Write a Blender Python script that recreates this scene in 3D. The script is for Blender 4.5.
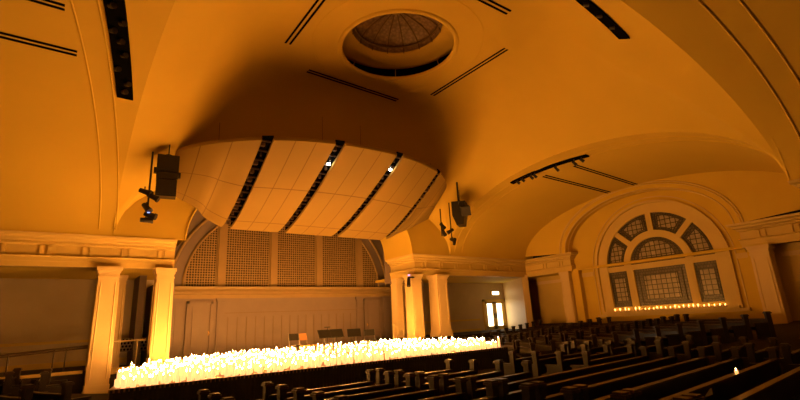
import bpy, math, random
from mathutils import Vector, Matrix
random.seed(7)
for o in list(bpy.data.objects): bpy.data.objects.remove(o)
scn = bpy.context.scene
COL = scn.collection
K = 1.5                       # metres per layout unit; every length below is in layout units

# ------------------------------------------------------------------ camera
F_PX, YAW, PITCH, ROLL = 456.172, 36.832, 15.064, -3.046
y_, p_, r_ = [math.radians(a) for a in (YAW, PITCH, ROLL)]
fwd = Vector((math.sin(y_)*math.cos(p_), math.cos(y_)*math.cos(p_), math.sin(p_)))
rt0 = Vector((math.cos(y_), -math.sin(y_), 0)); up0 = rt0.cross(fwd)
rt = rt0*math.cos(r_)+up0*math.sin(r_); up = -rt0*math.sin(r_)+up0*math.cos(r_)
cd = bpy.data.cameras.new('camera'); cam = bpy.data.objects.new('camera', cd); COL.objects.link(cam)
cam.matrix_world = Matrix(((rt.x, up.x, -fwd.x, 0), (rt.y, up.y, -fwd.y, 0), (rt.z, up.z, -fwd.z, 0), (0, 0, 0, 1)))
cd.sensor_width = 36; cd.lens = F_PX/800*36; cd.clip_start = .02; cd.clip_end = 200
scn.camera = cam

# ------------------------------------------------------------------ world, exposure
w = bpy.data.worlds.new('world'); scn.world = w; w.use_nodes = True
bg = w.node_tree.nodes['Background']; bg.inputs[0].default_value = (1, .5, .2, 1); bg.inputs[1].default_value = .002
scn.view_settings.view_transform = 'Standard'; scn.view_settings.look = 'None'
scn.view_settings.gamma = 1; scn.view_settings.use_curve_mapping = False
scn.view_settings.exposure = 1.15
CANDLE_COL = (1, .43, .08, 1); WAX_E = .95; FLAME_E = 190

# ------------------------------------------------------------------ materials
def mat(name, col, rough=.6, metal=0, emit=None, es=0, var=0, vscale=8, bump=0, spec=.5):
    m = bpy.data.materials.new(name); m.use_nodes = True
    n = m.node_tree.nodes; l = m.node_tree.links; b = n['Principled BSDF']
    b.inputs['Base Color'].default_value = (*col, 1); b.inputs['Roughness'].default_value = rough
    b.inputs['Metallic'].default_value = metal; b.inputs['Specular IOR Level'].default_value = spec
    if emit:
        b.inputs['Emission Color'].default_value = (*emit[:3], 1); b.inputs['Emission Strength'].default_value = es
    if var or bump:
        tc = n.new('ShaderNodeTexCoord'); no = n.new('ShaderNodeTexNoise')
        no.inputs['Scale'].default_value = vscale; no.inputs['Detail'].default_value = 5
        l.new(tc.outputs['Object'], no.inputs['Vector'])
        if var:
            cr = n.new('ShaderNodeValToRGB')
            cr.color_ramp.elements[0].position = .3; cr.color_ramp.elements[1].position = .7
            cr.color_ramp.elements[0].color = (*[c*(1-var) for c in col], 1)
            cr.color_ramp.elements[1].color = (*[min(1, c*(1+var)) for c in col], 1)
            l.new(no.outputs['Fac'], cr.inputs['Fac']); l.new(cr.outputs['Color'], b.inputs['Base Color'])
        if bump:
            bp = n.new('ShaderNodeBump'); bp.inputs['Strength'].default_value = bump
            l.new(no.outputs['Fac'], bp.inputs['Height']); l.new(bp.outputs['Normal'], b.inputs['Normal'])
    return m
M = {}
M['plaster'] = mat('ceiling_plaster', (.58, .41, .05), .85, var=.025, vscale=.6)
M['trimpaint'] = mat('cream_trim_paint', (.56, .42, .13), .55, var=.02, vscale=2)
M['colpaint'] = mat('column_paint', (.62, .48, .25), .5, var=.02, vscale=2)
M['aislewall'] = mat('aisle_wall_paint', (.46, .40, .31), .8, var=.05, vscale=1)
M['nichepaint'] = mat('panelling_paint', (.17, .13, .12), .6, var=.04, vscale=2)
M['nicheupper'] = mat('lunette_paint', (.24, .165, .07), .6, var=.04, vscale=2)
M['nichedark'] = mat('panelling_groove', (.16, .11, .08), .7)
M['floor'] = mat('dark_carpet', (.018, .012, .009), .95, var=.3, vscale=20)
M['stagewood'] = mat('stage_boards', (.22, .12, .05), .5, var=.2, vscale=5)
M['skirt'] = mat('stage_skirt_cloth', (.022, .022, .016), .8, var=.3, vscale=3)
M['pew'] = mat('dark_pew_wood', (.013, .0075, .004), .42, var=.35, vscale=6)
M['pewtop'] = mat('paler_pew_rail', (.035, .018, .008), .34, var=.3, vscale=6)  # top rails and post caps: paler, smoother brown than the pew bodies
M['black'] = mat('black_metal', (.012, .011, .010), .45)
M['blackvoid'] = mat('black_lining', (.004, .004, .004), .95, spec=0)
M['grille'] = mat('speaker_grille', (.02, .018, .016), .7)
M['steel'] = mat('chrome_tube', (.25, .23, .2), .35, metal=1)
M['canopy'] = mat('canopy_board', (.29, .20, .045), .7, var=.02, vscale=1)
M['joint'] = mat('panel_joint', (.16, .10, .03), .8)
M['rail'] = mat('dark_handrail', (.06, .035, .02), .4)
M['doorglow'] = mat('lit_lobby_glass', (.9, .85, .75), .3, emit=(1, .80, .50), es=2.6)
M['signglow'] = mat('sign_face_lit', (.9, .85, .7), .3, emit=(1, .80, .42), es=2.2)
M['lamp'] = mat('lamp_lens', (1, 1, 1), .3, emit=(1, .93, .78), es=14)
M['bluelamp'] = mat('blue_lens', (.3, .3, 1), .3, emit=(.25, .35, 1), es=1.0)
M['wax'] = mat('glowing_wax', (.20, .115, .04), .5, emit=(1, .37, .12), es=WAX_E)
M['flame'] = mat('candle_flame', (1, .8, .4), .5, emit=(1, .41, .07), es=FLAME_E)
M['leather'] = mat('tan_seat_pad', (.45, .2, .06), .5)
M['paper'] = mat('white_paper', (.8, .78, .74), .8)
M['gilt'] = mat('door_knob_brass', (.5, .3, .1), .3, metal=1)

def glass_mat(name, dark, light, sc):
    m = bpy.data.materials.new(name); m.use_nodes = True
    n = m.node_tree.nodes; l = m.node_tree.links; b = n['Principled BSDF']
    tc = n.new('ShaderNodeTexCoord'); sp = n.new('ShaderNodeSeparateXYZ'); cb = n.new('ShaderNodeCombineXYZ')
    l.new(tc.outputs['Object'], sp.inputs[0]); l.new(sp.outputs['Y'], cb.inputs['X']); l.new(sp.outputs['Z'], cb.inputs['Y'])
    br = n.new('ShaderNodeTexBrick'); br.offset = 0.0 if 'centre' in name else .5
    br.inputs['Color1'].default_value = (*light, 1); br.inputs['Color2'].default_value = (*[c*.75 for c in light], 1)
    br.inputs['Mortar'].default_value = (*dark, 1); br.inputs['Scale'].default_value = sc
    br.inputs['Mortar Size'].default_value = .035; br.inputs['Brick Width'].default_value = .42; br.inputs['Row Height'].default_value = .42
    l.new(cb.outputs[0], br.inputs['Vector'])
    no = n.new('ShaderNodeTexNoise'); no.inputs['Scale'].default_value = 5; l.new(tc.outputs['Object'], no.inputs['Vector'])
    mx = n.new('ShaderNodeMix'); mx.data_type = 'RGBA'; mx.blend_type = 'MULTIPLY'; mx.inputs[0].default_value = .6
    l.new(br.outputs['Color'], mx.inputs[6]); l.new(no.outputs['Fac'], mx.inputs[7]); l.new(mx.outputs[2], b.inputs['Base Color'])
    b.inputs['Roughness'].default_value = .35
    return m
M['glass_centre'] = glass_mat('leaded_glass_centre', (.015, .012, .01), (.45, .38, .27), 1.45)
M['glass_border'] = glass_mat('leaded_glass_border', (.015, .012, .01), (.14, .11, .08), 2.6)
def lattice_mat():
    m = bpy.data.materials.new('pierced_lattice'); m.use_nodes = True
    n = m.node_tree.nodes; l = m.node_tree.links; b = n['Principled BSDF']; b.inputs['Roughness'].default_value = .7
    tc = n.new('ShaderNodeTexCoord'); sp = n.new('ShaderNodeSeparateXYZ'); l.new(tc.outputs['Object'], sp.inputs[0])
    def sn(ax, f):
        a = n.new('ShaderNodeMath'); a.operation = 'MULTIPLY'; a.inputs[1].default_value = f; l.new(sp.outputs[ax], a.inputs[0])
        s = n.new('ShaderNodeMath'); s.operation = 'SINE'; l.new(a.outputs[0], s.inputs[0]); return s
    s1, s2 = sn('X', 22.0), sn('Z', 22.0)
    mu = n.new('ShaderNodeMath'); mu.operation = 'MULTIPLY'; l.new(s1.outputs[0], mu.inputs[0]); l.new(s2.outputs[0], mu.inputs[1])
    ab = n.new('ShaderNodeMath'); ab.operation = 'ABSOLUTE'; l.new(mu.outputs[0], ab.inputs[0])
    no = n.new('ShaderNodeTexNoise'); no.inputs['Scale'].default_value = 9; l.new(tc.outputs['Object'], no.inputs['Vector'])
    gt = n.new('ShaderNodeMath'); gt.operation = 'GREATER_THAN'; l.new(ab.outputs[0], gt.inputs[0])
    ma = n.new('ShaderNodeMath'); ma.operation = 'MULTIPLY_ADD'; ma.inputs[1].default_value = .6; ma.inputs[2].default_value = .10
    l.new(no.outputs['Fac'], ma.inputs[0]); l.new(ma.outputs[0], gt.inputs[1])
    mx = n.new('ShaderNodeMix'); mx.data_type = 'RGBA'; mx.inputs[6].default_value = (.25, .17, .07, 1); mx.inputs[7].default_value = (.02, .012, .006, 1)
    l.new(gt.outputs[0], mx.inputs[0]); l.new(mx.outputs[2], b.inputs['Base Color'])
    return m
M['lattice'] = lattice_mat()
def domeglass_mat():
    m = mat('dome_glass', (.3, .22, .12), .4)
    n = m.node_tree.nodes; l = m.node_tree.links; b = n['Principled BSDF']
    tc = n.new('ShaderNodeTexCoord'); vo = n.new('ShaderNodeTexVoronoi'); vo.inputs['Scale'].default_value = 7
    l.new(tc.outputs['Object'], vo.inputs['Vector']); cr = n.new('ShaderNodeValToRGB')
    cr.color_ramp.elements[0].color = (.36, .24, .12, 1); cr.color_ramp.elements[1].color = (.14, .09, .05, 1)
    l.new(vo.outputs['Distance'], cr.inputs['Fac']); l.new(cr.outputs['Color'], b.inputs['Base Color'])
    return m
M['domeglass'] = domeglass_mat()

# ------------------------------------------------------------------ mesh builder
class MB:
    def __init__(s): s.v = []; s.f = []; s.m = []; s.sm = []
    def add(s, vs, fs, m=0, smooth=False):
        b = len(s.v); s.v += [tuple(p) for p in vs]
        for f in fs: s.f.append([b+i for i in f]); s.m.append(m); s.sm.append(smooth)
        return s
    def box(s, x0, x1, y0, y1, z0, z1, m=0):
        vs = [(x, y, z) for x in (x0, x1) for y in (y0, y1) for z in (z0, z1)]
        return s.add(vs, [(0, 1, 3, 2), (4, 6, 7, 5), (0, 4, 5, 1), (2, 3, 7, 6), (0, 2, 6, 4), (1, 5, 7, 3)], m)
    def obox(s, c, ax, ay, az, m=0):      # oriented box: centre + half vectors
        c, ax, ay, az = map(Vector, (c, ax, ay, az))
        vs = [c+ax*i+ay*j+az*k for i in (-1, 1) for j in (-1, 1) for k in (-1, 1)]
        return s.add(vs, [(0, 1, 3, 2), (4, 6, 7, 5), (0, 4, 5, 1), (2, 3, 7, 6), (0, 2, 6, 4), (1, 5, 7, 3)], m)
    def tube(s, p, q, r, m=0, n=8, r2=None):
        p, q = Vector(p), Vector(q); d = (q-p).normalized(); a = d.orthogonal().normalized(); b = d.cross(a)
        r2 = r if r2 is None else r2
        vs = [p+(a*math.cos(t)+b*math.sin(t))*r for t in [2*math.pi*i/n for i in range(n)]]
        vs += [q+(a*math.cos(t)+b*math.sin(t))*r2 for t in [2*math.pi*i/n for i in range(n)]]
        fs = [(i, (i+1) % n, n+(i+1) % n, n+i) for i in range(n)]
        s.add(vs, fs, m, True); s.add(vs[:n], [tuple(range(n))[::-1]], m); s.add(vs[n:], [tuple(range(n))], m); return s
    def grid(s, fn, nu, nv, m=0, smooth=True, flip=False):
        vs = [fn(i/nu, j/nv) for j in range(nv+1) for i in range(nu+1)]
        fs = []
        for j in range(nv):
            for i in range(nu):
                a = j*(nu+1)+i; f = (a, a+1, a+nu+2, a+nu+1); fs.append(f[::-1] if flip else f)
        return s.add(vs, fs, m, smooth)
    def sweep(s, prof, path, m=0, closed_prof=True, caps=True):   # path: list of functions (o,z)->point via frames (p, n)
        rings = [[Vector((p[0]+n[0]*o, p[1]+n[1]*o, p[2]+z)) for (o, z) in prof] for (p, n) in path]
        k = len(prof); vs = [v for r in rings for v in r]; fs = []
        for j in range(len(rings)-1):
            for i in range(k if closed_prof else k-1):
                fs.append((j*k+i, j*k+(i+1) % k, (j+1)*k+(i+1) % k, (j+1)*k+i))
        if caps and closed_prof: fs.append(tuple(range(k))[::-1]); fs.append(tuple(range((len(rings)-1)*k, len(rings)*k)))
        return s.add(vs, fs, m)
    def lathe(s, prof, c=(0, 0, 0), n=24, m=0, smooth=True):
        vs = [(c[0]+r*math.cos(2*math.pi*i/n), c[1]+r*math.sin(2*math.pi*i/n), c[2]+z) for (r, z) in prof for i in range(n)]
        fs = [(j*n+i, j*n+(i+1) % n, (j+1)*n+(i+1) % n, (j+1)*n+i) for j in range(len(prof)-1) for i in range(n)]
        return s.add(vs, fs, m, smooth)
    def build(s, name, mats, parent=None, loc=None):
        if not isinstance(mats, (list, tuple)): mats = [mats]
        me = bpy.data.meshes.new(name)
        me.from_pydata([(x*K, y*K, z*K) for x, y, z in s.v], [], s.f)
        for m in mats: me.materials.append(m)
        me.polygons.foreach_set('material_index', s.m); me.polygons.foreach_set('use_smooth', s.sm)
        me.validate(); me.update()
        o = bpy.data.objects.new(name, me); COL.objects.link(o)
        if loc: o.location = [c*K for c in loc]
        if parent: o.parent = parent
        return o
def tag(o, label=None, cat=None, group=None, kind=None):
    for k, v in (('label', label), ('category', cat), ('group', group), ('kind', kind)):
        if v: o[k] = v
    return o
def empty(name, loc, label, cat, group=None, rz=0):
    e = bpy.data.objects.new(name, None); COL.objects.link(e); e.location = [c*K for c in loc]; e.rotation_euler = (0, 0, rz)
    e.empty_display_size = .1
    return tag(e, label, cat, group)
def struct(mb, name, m, parent=None):
    o = mb.build(name, m, parent)
    if not parent: o['kind'] = 'structure'
    return o
def copy_tree(o, parent=None):
    c = o.copy(); COL.objects.link(c)
    if parent: c.parent = parent
    for ch in list(o.children): copy_tree(ch, c)
    return c

# ------------------------------------------------------------------ ceiling surface
H, HB = 2.73, 1.89
CX, CY, HX, HY = 7.3, 8.75, 6.3, 5.95
XE, XW = 18.65, -9.0; XR = XE+.55
def ell(t): return math.sqrt(max(0, 1-t*t))
def crown(s): return 2.72+2.22*(1-s**2.8)
def zE(x, y): return H+crown(min(1, abs(x-CX)/HX))*ell((y-CY)/HY)
def zN(x, y): return H+crown(min(1, abs(y-CY)/HY))*ell((x-CX)/HX)
def zceil(x, y):
    if x > CX+HX: return H+(2.72-.09*(x-CX-HX))*ell((y-CY)/HY)
    if x < CX-HX: return H+2.72*ell((y-CY)/HY)
    if y < CY-HY: return H+2.72*ell((x-CX)/HX)
    return max(zE(x, y), zN(x, y))
OX, OY, OR = 7.12, 9.2, 1.62
def flat(x, y, z):                      # the crown of the vault is levelled off round the oculus
    r = ((abs(x-7.15)/3.1)**4+(abs(y-9.05)/3.1)**4)**.25; k = min(1, max(0, (1.62-r)/.72)); k = k*k*(3-2*k); return z*(1-k)+ZO*k
X0, X1, Y0, Y1 = CX-HX, CX+HX, CY-HY, CY+HY
# crossing vault, polar about the oculus so the opening is round
def rect_hit(a):
    dx, dy = math.cos(a), math.sin(a); t = 1e9
    if dx > 1e-9: t = min(t, (X1-OX)/dx)
    if dx < -1e-9: t = min(t, (X0-OX)/dx)
    if dy > 1e-9: t = min(t, (Y1-OY)/dy)
    if dy < -1e-9: t = min(t, (Y0-OY)/dy)
    return t
angs = [2*math.pi*i/360 for i in range(360)]+[math.atan2(y-OY, x-OX) % (2*math.pi) for x in (X0, X1) for y in (Y0, Y1)]
angs = sorted(set(angs)); NA = len(angs); NR = 70
ZO = 7.66
def vault_pt(a, v):
    R = rect_hit(a); r = OR+(R-OR)*v; x, y = OX+r*math.cos(a), OY+r*math.sin(a); z = zceil(x, y)
    return (x, y, flat(x, y, z))
mb = MB(); vs = [vault_pt(a, 1-(1-j/NR)**1.5) for j in range(NR+1) for a in angs]
mb.add(vs, [(j*NA+i, (j+1)*NA+i, (j+1)*NA+(i+1) % NA, j*NA+(i+1) % NA) for j in range(NR) for i in range(NA)], 0, True)
def sq(t): return -math.cos(math.pi*t)          # cosine spacing -1..1
# arm barrels
mb.grid(lambda u, v: (X1+(XE+.6-X1)*v, CY+HY*sq(u), zceil(X1+1e-6+(XE+.6-X1)*v, CY+HY*sq(u))), 64, 8)
mb.grid(lambda u, v: (X0-(X0-XW)*v, CY+HY*sq(u), H+2.72*ell(sq(u))), 64, 8)
SA = -5.0
def s_edge(u): return Y0+.38*ell(sq(u))
mb.grid(lambda u, v: (CX+HX*sq(u), SA+(s_edge(u)-SA)*v, H+2.72*ell(sq(u))), 64, 10)
mb.grid(lambda u, v: (CX+HX*sq(u), s_edge(u)+(Y0-s_edge(u))*v*.0, H+2.72*ell(sq(u))+v*(zN(CX+HX*sq(u), s_edge(u))-H-2.72*ell(sq(u)))), 64, 1, smooth=False)
# flat ceilings over the corner behind the camera and over the aisles
mb.box(XW, X0, SA, Y0, H, H+.1); mb.box(X1+.2, XE+2.2, SA, Y0-.1, HB, HB+.1)
mb.box(XW, 2.6, 15.15, 18.3, HB, HB+.1); mb.box(12.0, 21.2, 15.15, 18.3, HB, HB+.1); mb.box(XE+.35, 21.2, 0, 15.2, HB+.0, HB+.1)
ceil = struct(mb, 'ceiling', M['plaster'])
# mouldings on the ceiling: bands on each arch and rings round the oculus
def band(mb, pt, n, halfw, th):     # pt(t)->(p, side_dir); band strip with small rounded section
    pass
def arch_bead(mb, axis, c, r=.035, flare=0):
    pts = []
    for i in range(65):
        t = sq(i/64)
        if axis == 'x' and c < CX: y = CY+HY*.998*t; x = c-.165*(14.7-y)*.5*(1+(1 if y > 4 else 1)); pts.append((x, y, zceil(min(x, X0-.01), y)))
        elif axis == 'x': x = c+flare*ell(t)*(1 if c > CX else -1); y = CY+HY*.998*t; pts.append((x, y, zceil(x, y)))
        else: y = c; x = CX+HX*.998*t; pts.append((x, y, H+2.72*ell(t)))
    for a, b in zip(pts[:-1], pts[1:]): mb.tube(a, b, r*.75, n=6)
for nm, axis, cs in (('trim_1', 'x', (13.85, 14.3)), ('trim_2', 'x', (1.06, .66)), ('trim_3', 'y', (2.35, 1.9))):
    mb = MB()
    for c in cs: arch_bead(mb, axis, c, .028, .25 if axis == 'x' else 0)
    struct(mb, nm, M['plaster'])
mb = MB()
def torus(mb, c, R, r, n=72, k=6, m=0):
    mb.grid(lambda u, v: (c[0]+(R+r*math.cos(2*math.pi*v))*math.cos(2*math.pi*u), c[1]+(R+r*math.cos(2*math.pi*v))*math.sin(2*math.pi*u), c[2]+r*math.sin(2*math.pi*v)), n, k, m)
mb.lathe([(OR-.01, .05), (OR-.01, -.02), (OR+.04, -.04), (OR+.12, -.03), (OR+.14, .02)], (OX, OY, ZO), 72)
torus(mb, (OX, OY, ZO-.0), 2.45, .012)
mb.lathe([(OR-.01, .05), (2.1, .06)], (OX, OY, ZO), 72)
struct(mb, 'trim_4', M['plaster'])

# ------------------------------------------------------------------ dome light above the oculus
dome = empty('skylight_dome', (OX, OY, ZO+.5), 'round ribbed stained glass dome glowing dimly above the ceiling opening', 'skylight')
mb = MB(); mb.lathe([(2.12, -.46), (2.12, .2)], n=72); mb.build('dark_cove', M['blackvoid'], dome)
mb = MB(); mb.lathe([(2.12, .12), (1.92, .0), (1.80, .0), (1.66, .12), (1.36, .20), (1.34, .25)], n=72)
for i in range(8):
    a = 2*math.pi*i/8+.2; mb.tube((2.05*math.cos(a), 2.05*math.sin(a), -.44), (1.85*math.cos(a), 1.85*math.sin(a), .0), .012)
mb.build('inner_ring', M['plaster'], dome)
DP = [(1.36*math.cos(t), .22+.62*math.sin(t)) for t in [math.pi/2*i/12 for i in range(12)]]+[(.02, .84)]
mb = MB(); mb.lathe(DP, n=64); mb.build('glass', M['domeglass'], dome)
for i in range(16):
    a = 2*math.pi*i/16; mb = MB()
    for (r0, z0), (r1, z1) in zip(DP[:-1], DP[1:]):
        mb.tube((r0*.99*math.cos(a), r0*.99*math.sin(a), z0-.01), (r1*.99*math.cos(a), r1*.99*math.sin(a), z1-.01), .016, n=5)
    mb.build('rib', M['joint'], dome)
mb = MB(); mb.lathe([(.0, .76), (.16, .77), (.18, .83), (.1, .85)], n=24); mb.build('hub', M['canopy'], dome)
mb = MB(); torus(mb, (0, 0, .40), 1.27, .03, 64); mb.build('ring_bar', M['joint'], dome)

# ------------------------------------------------------------------ floor
CPX, CPY = 6.5, 12.8
def rake(x, y):
    R = math.hypot(x-CPX, y-CPY); a = math.degrees(math.atan2(y-CPY, x-CPX))
    if x < CPX:
        a2 = a % 360
        k = min(1, max(0, (203-a2)/12)); return k*min(.45, max(0, R-5.2)*.11)
    k = min(1, max(0, (a+55)/9)); return k*max(0, R-5.6)*.085
FZ = -1.4
def floorz(x, y): return FZ+rake(x, y)
mb = MB(); mb.grid(lambda u, v: (XW+(XE+2.6-XW)*u, SA+(14.75-SA)*v, floorz(XW+(XE+2.6-XW)*u, SA+(14.75-SA)*v)), 90, 70, smooth=True)
struct(mb, 'floor', M['floor'])
mb = MB(); mb.box(XW, .9, 15.0, 18, -1.4, -.78); mb.box(11.75, 21.3, 14.77, 18, -1.4, -.62)
mb.box(XW, .7, 14.97, 15.06, -.84, -.76, 1)
struct(mb, 'floor_aisle', [M['floor'], M['trimpaint']])
# ------------------------------------------------------------------ walls
mb = MB(); mb.box(XW, 2.9, 18, 18.15, -1.4, 2.0); mb.box(13.35, 21.3, 18, 18.15, -1.4, 2.0)
mb.box(XW, 2.9, 17.95, 18, -.08, .0, 1); mb.box(13.35, 18.4, 17.95, 18, -.08, .0, 1); mb.box(XW, 2.9, 17.94, 18, -.78, -.62, 1)
mb.box(13.35, 18.4, 17.94, 18, -.62, -.5, 1)
struct(mb, 'wall_north', [M['aislewall'], M['trimpaint']])
mb = MB(); mb.box(XW-.15, XW, SA, 18.1, -1.4, 5.6); struct(mb, 'wall_west', M['aislewall'])
mb = MB(); mb.box(XW, XE+2.2, SA-.15, SA, -1.4, 5.6); struct(mb, 'wall_south', M['aislewall'])

# lunette wall round the niche arch (plane y = Y1), niche soffit
NX, NRX, NRZ = 7.18, 4.32, 2.95
def nich(u): t = sq(u); return (NX+NRX*t, H+NRZ*ell(t))
mb = MB()
def outer(u):
    x, z = nich(u); t = sq(u); return (CX+HX*t, H+2.75*ell(t)*1.0+.35*ell(t))
mb.grid(lambda u, v: (nich(u)[0]*(1-v)+outer(u)[0]*v, Y1+.02, nich(u)[1]*(1-v)+max(outer(u)[1], nich(u)[1]+.01)*v), 64, 4, smooth=False)
mb.grid(lambda u, v: (nich(u)[0], Y1+.02+(16.7-Y1)*v, nich(u)[1]), 64, 3)
# edge mouldings of the arch
for dr in (.0,):
    pts = [(NX+(NRX+dr)*sq(i/64), Y1, H+(NRZ+dr)*ell(sq(i/64))) for i in range(65)]
    for a, b in zip(pts[:-1], pts[1:]): mb.tube(a, b, .03, n=6)
# inside the niche: side walls, front return, top
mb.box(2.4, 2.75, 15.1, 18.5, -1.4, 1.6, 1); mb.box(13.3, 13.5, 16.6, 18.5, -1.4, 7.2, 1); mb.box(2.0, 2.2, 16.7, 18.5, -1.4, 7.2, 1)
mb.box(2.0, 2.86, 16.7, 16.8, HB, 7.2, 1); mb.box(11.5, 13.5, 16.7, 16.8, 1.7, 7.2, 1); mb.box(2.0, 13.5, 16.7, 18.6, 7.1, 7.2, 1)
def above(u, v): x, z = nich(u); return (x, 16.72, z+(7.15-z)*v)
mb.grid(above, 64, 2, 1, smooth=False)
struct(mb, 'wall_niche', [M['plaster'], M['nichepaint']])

# niche back wall
YB = 18.5
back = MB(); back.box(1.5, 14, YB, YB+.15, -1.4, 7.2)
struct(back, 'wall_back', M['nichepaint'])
mb = MB()
prof = [(0, 1.26), (.05, 1.26), (.05, 1.40), (.10, 1.42), (.10, 1.52), (.22, 1.60), (.25, 1.69), (0, 1.69)]
mb.sweep(prof, [((1.9, YB, 0), (0, -1)), ((13.6, YB, 0), (0, -1))])
i = 2.0
while i < 13.5: mb.box(i, i+.05, YB-.13, YB-.09, 1.47, 1.52, 0); i += .1
struct(mb, 'trim_5', M['nicheupper'])
# lattice bays, band and mullions over the ledge
LX, LA, LB = 7.95, 4.28, 3.45
mb = MB()
bays = [(-4.28, -3.18), (-2.82, -1.08), (-.72, 1.0), (1.36, 3.1), (3.46, 4.2)]
for a, b in bays:
    n = 14
    top = [(LX+a+(b-a)*i/n, YB-.03, 1.72+LB*ell((a+(b-a)*i/n)/LA)) for i in range(n+1)]
    bot = [(p[0], p[1], 1.72) for p in top]
    mb.add(bot+top, [(i, i+1, n+2+i, n+1+i) for i in range(n)])
struct(mb, 'wall_lattice', M['lattice'])
mb = MB()
for dr, th in ((.04, .05), (.5, .06)):
    pts = [(LX+(LA+dr)*sq(i/60), YB-.03, 1.72+(LB+dr)*ell(sq(i/60))) for i in range(61)]
    for a, b in zip(pts[:-1], pts[1:]): mb.tube(a, b, th, n=6)
for x in (-3.0, -.9, 1.18, 3.28):
    zt = 1.72+LB*ell(x/LA); mb.box(LX+x-.12, LX+x+.12, YB-.10, YB, 1.69, zt); mb.box(LX+x-.17, LX+x-.13, YB-.06, YB, 1.69, zt); mb.box(LX+x+.13, LX+x+.17, YB-.06, YB, 1.69, zt)
struct(mb, 'trim_6', M['nicheupper'])
# pilasters, board lines
mb = MB()
for x0, x1 in ((3.36, 3.66), (4.88, 5.16), (11.02, 11.28), (12.52, 12.8)):
    mb.box(x0, x1, YB-.07, YB, -.86, 1.14); mb.box(x0-.04, x1+.04, YB-.11, YB, 1.14, 1.26); mb.box(x0+.07, x1-.07, YB-.085, YB, -.7, 1.02)
mb.box(5.16, 11.02, YB-.05, YB, .72, .78); mb.box(5.16, 11.02, YB-.03, YB, .55, .60)
x = 5.3
while x < 11: mb.box(x, x+.03, YB-.014, YB+.01, -.86, .55, 1); x += .36
mb.box(5.16, 11.02, YB-.04, YB, .69, .72, 1)
for x0, x1 in ((1.9, 3.3), (12.85, 13.3)):
    mb.box(x0, x1, YB-.05, YB, .62, .68); mb.box(x0+.1, x1-.05, YB-.02, YB, -.7, .5)
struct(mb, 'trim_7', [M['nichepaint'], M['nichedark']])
for k, (x0, x1, kx) in enumerate(((3.80, 4.74, 4.62), (11.42, 12.36, 11.55))):
    mb = MB(); mb.box(x0, x1, YB-.04, YB, -.86, 1.08)
    mb.box(x0, x0+.1, YB-.09, YB, -.86, 1.16); mb.box(x1-.1, x1, YB-.09, YB, -.86, 1.16); mb.box(x0, x1, YB-.09, YB, 1.06, 1.16)
    mb.box(x0+.1, x0+.115, YB-.05, YB, -.86, 1.06, 1); mb.box(x1-.115, x1-.1, YB-.05, YB, -.86, 1.06, 1)
    mb.box(x0+.22, x1-.22, YB-.06, YB, -.6, .95)
    d = struct(mb, 'door_%d' % (k+1), [M['nichepaint'], M['nichedark']])
    hb = MB(); hb.tube((kx, YB-.12, .0), (kx, YB-.04, .0), .025); hb.box(kx-.02, kx+.02, YB-.05, YB-.04, -.08, .08); hb.build('door_handle', M['gilt'], d)

# ------------------------------------------------------------------ entablatures
EP = [(.35, HB), (-.02, HB), (-.02, 2.02), (-.045, 2.02), (-.045, 2.13), (-.09, 2.16), (-.0, 2.18), (0, 2.44), (-.06, 2.47), (-.06, 2.53), (-.15, 2.56), (-.17, 2.62), (-.26, 2.66), (-.28, H), (.35, H)]
# o is measured backwards from the frieze face; negative = projecting into the room
def entab(path, name, dent=None, blocks=()):
    mb = MB(); mb.sweep(EP, path)
    if dent:
        (ax, c, a, b, sgn) = dent; t = a
        while t < b:
            if ax == 'x': mb.box(t, t+.04, *sorted((c+sgn*.08, c+sgn*.05)), 2.49, 2.535)
            else: mb.box(*sorted((c+sgn*.08, c+sgn*.05)), t, t+.04, 2.49, 2.535)
            t += .085
        for t in blocks:
            for d in (-.12, .05):
                if ax == 'x': mb.box(t+d, t+d+.08, *sorted((c, c+sgn*.045)), 2.19, 2.43)
                else: mb.box(*sorted((c, c+sgn*.045)), t+d, t+d+.08, 2.19, 2.43)
    return struct(mb, name, M['trimpaint'])
YF = Y1+.26      # frieze face, cornice lip at about Y1
entab([((XW, YF, 0), (0, 1)), ((2.65, YF, 0), (0, 1))], 'trim_8', ('x', YF, XW+2, 2.6, -1), [-3.2+.92*i for i in range(7)])
# north-east run turns into the niche at its west end
s2 = .7071
entab([((11.78, 16.75, 0), (1, 0)), ((11.78, YF, 0), (1, 1)), ((XE+.25, YF, 0), (0, 1))], 'trim_9', ('x', YF, 11.9, XE, -1), [12.3+.92*i for i in range(7)])
# east wall runs (frieze face at XE+.26)
XF = XE+.26
def cap(t): return t
entab([((XF, YF, 0), (1, 0)), ((XF, 12.36, 0), (1, 1)), ((XR+.1, 12.36, 0), (0, 1))], 'trim_10', ('y', XF, 12.3, YF, -1), [12.9, 13.8])
entab([((XR+.1, 5.62, 0), (0, -1)), ((XF, 5.62, 0), (1, -1)), ((XF, Y0-.26, 0), (1, 0))], 'trim_11', ('y', XF, Y0, 5.5, -1), [5.0, 4.1, 3.3])
# south-east corner
entab([((XE+.3, Y0-.26, 0), (0, -1)), ((X1+.1, Y0-.26, 0), (1, -1)), ((X1+.1, SA, 0), (1, 0))], 'trim_12', ('x', Y0-.26, X1+.2, XE, 1), [])

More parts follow.
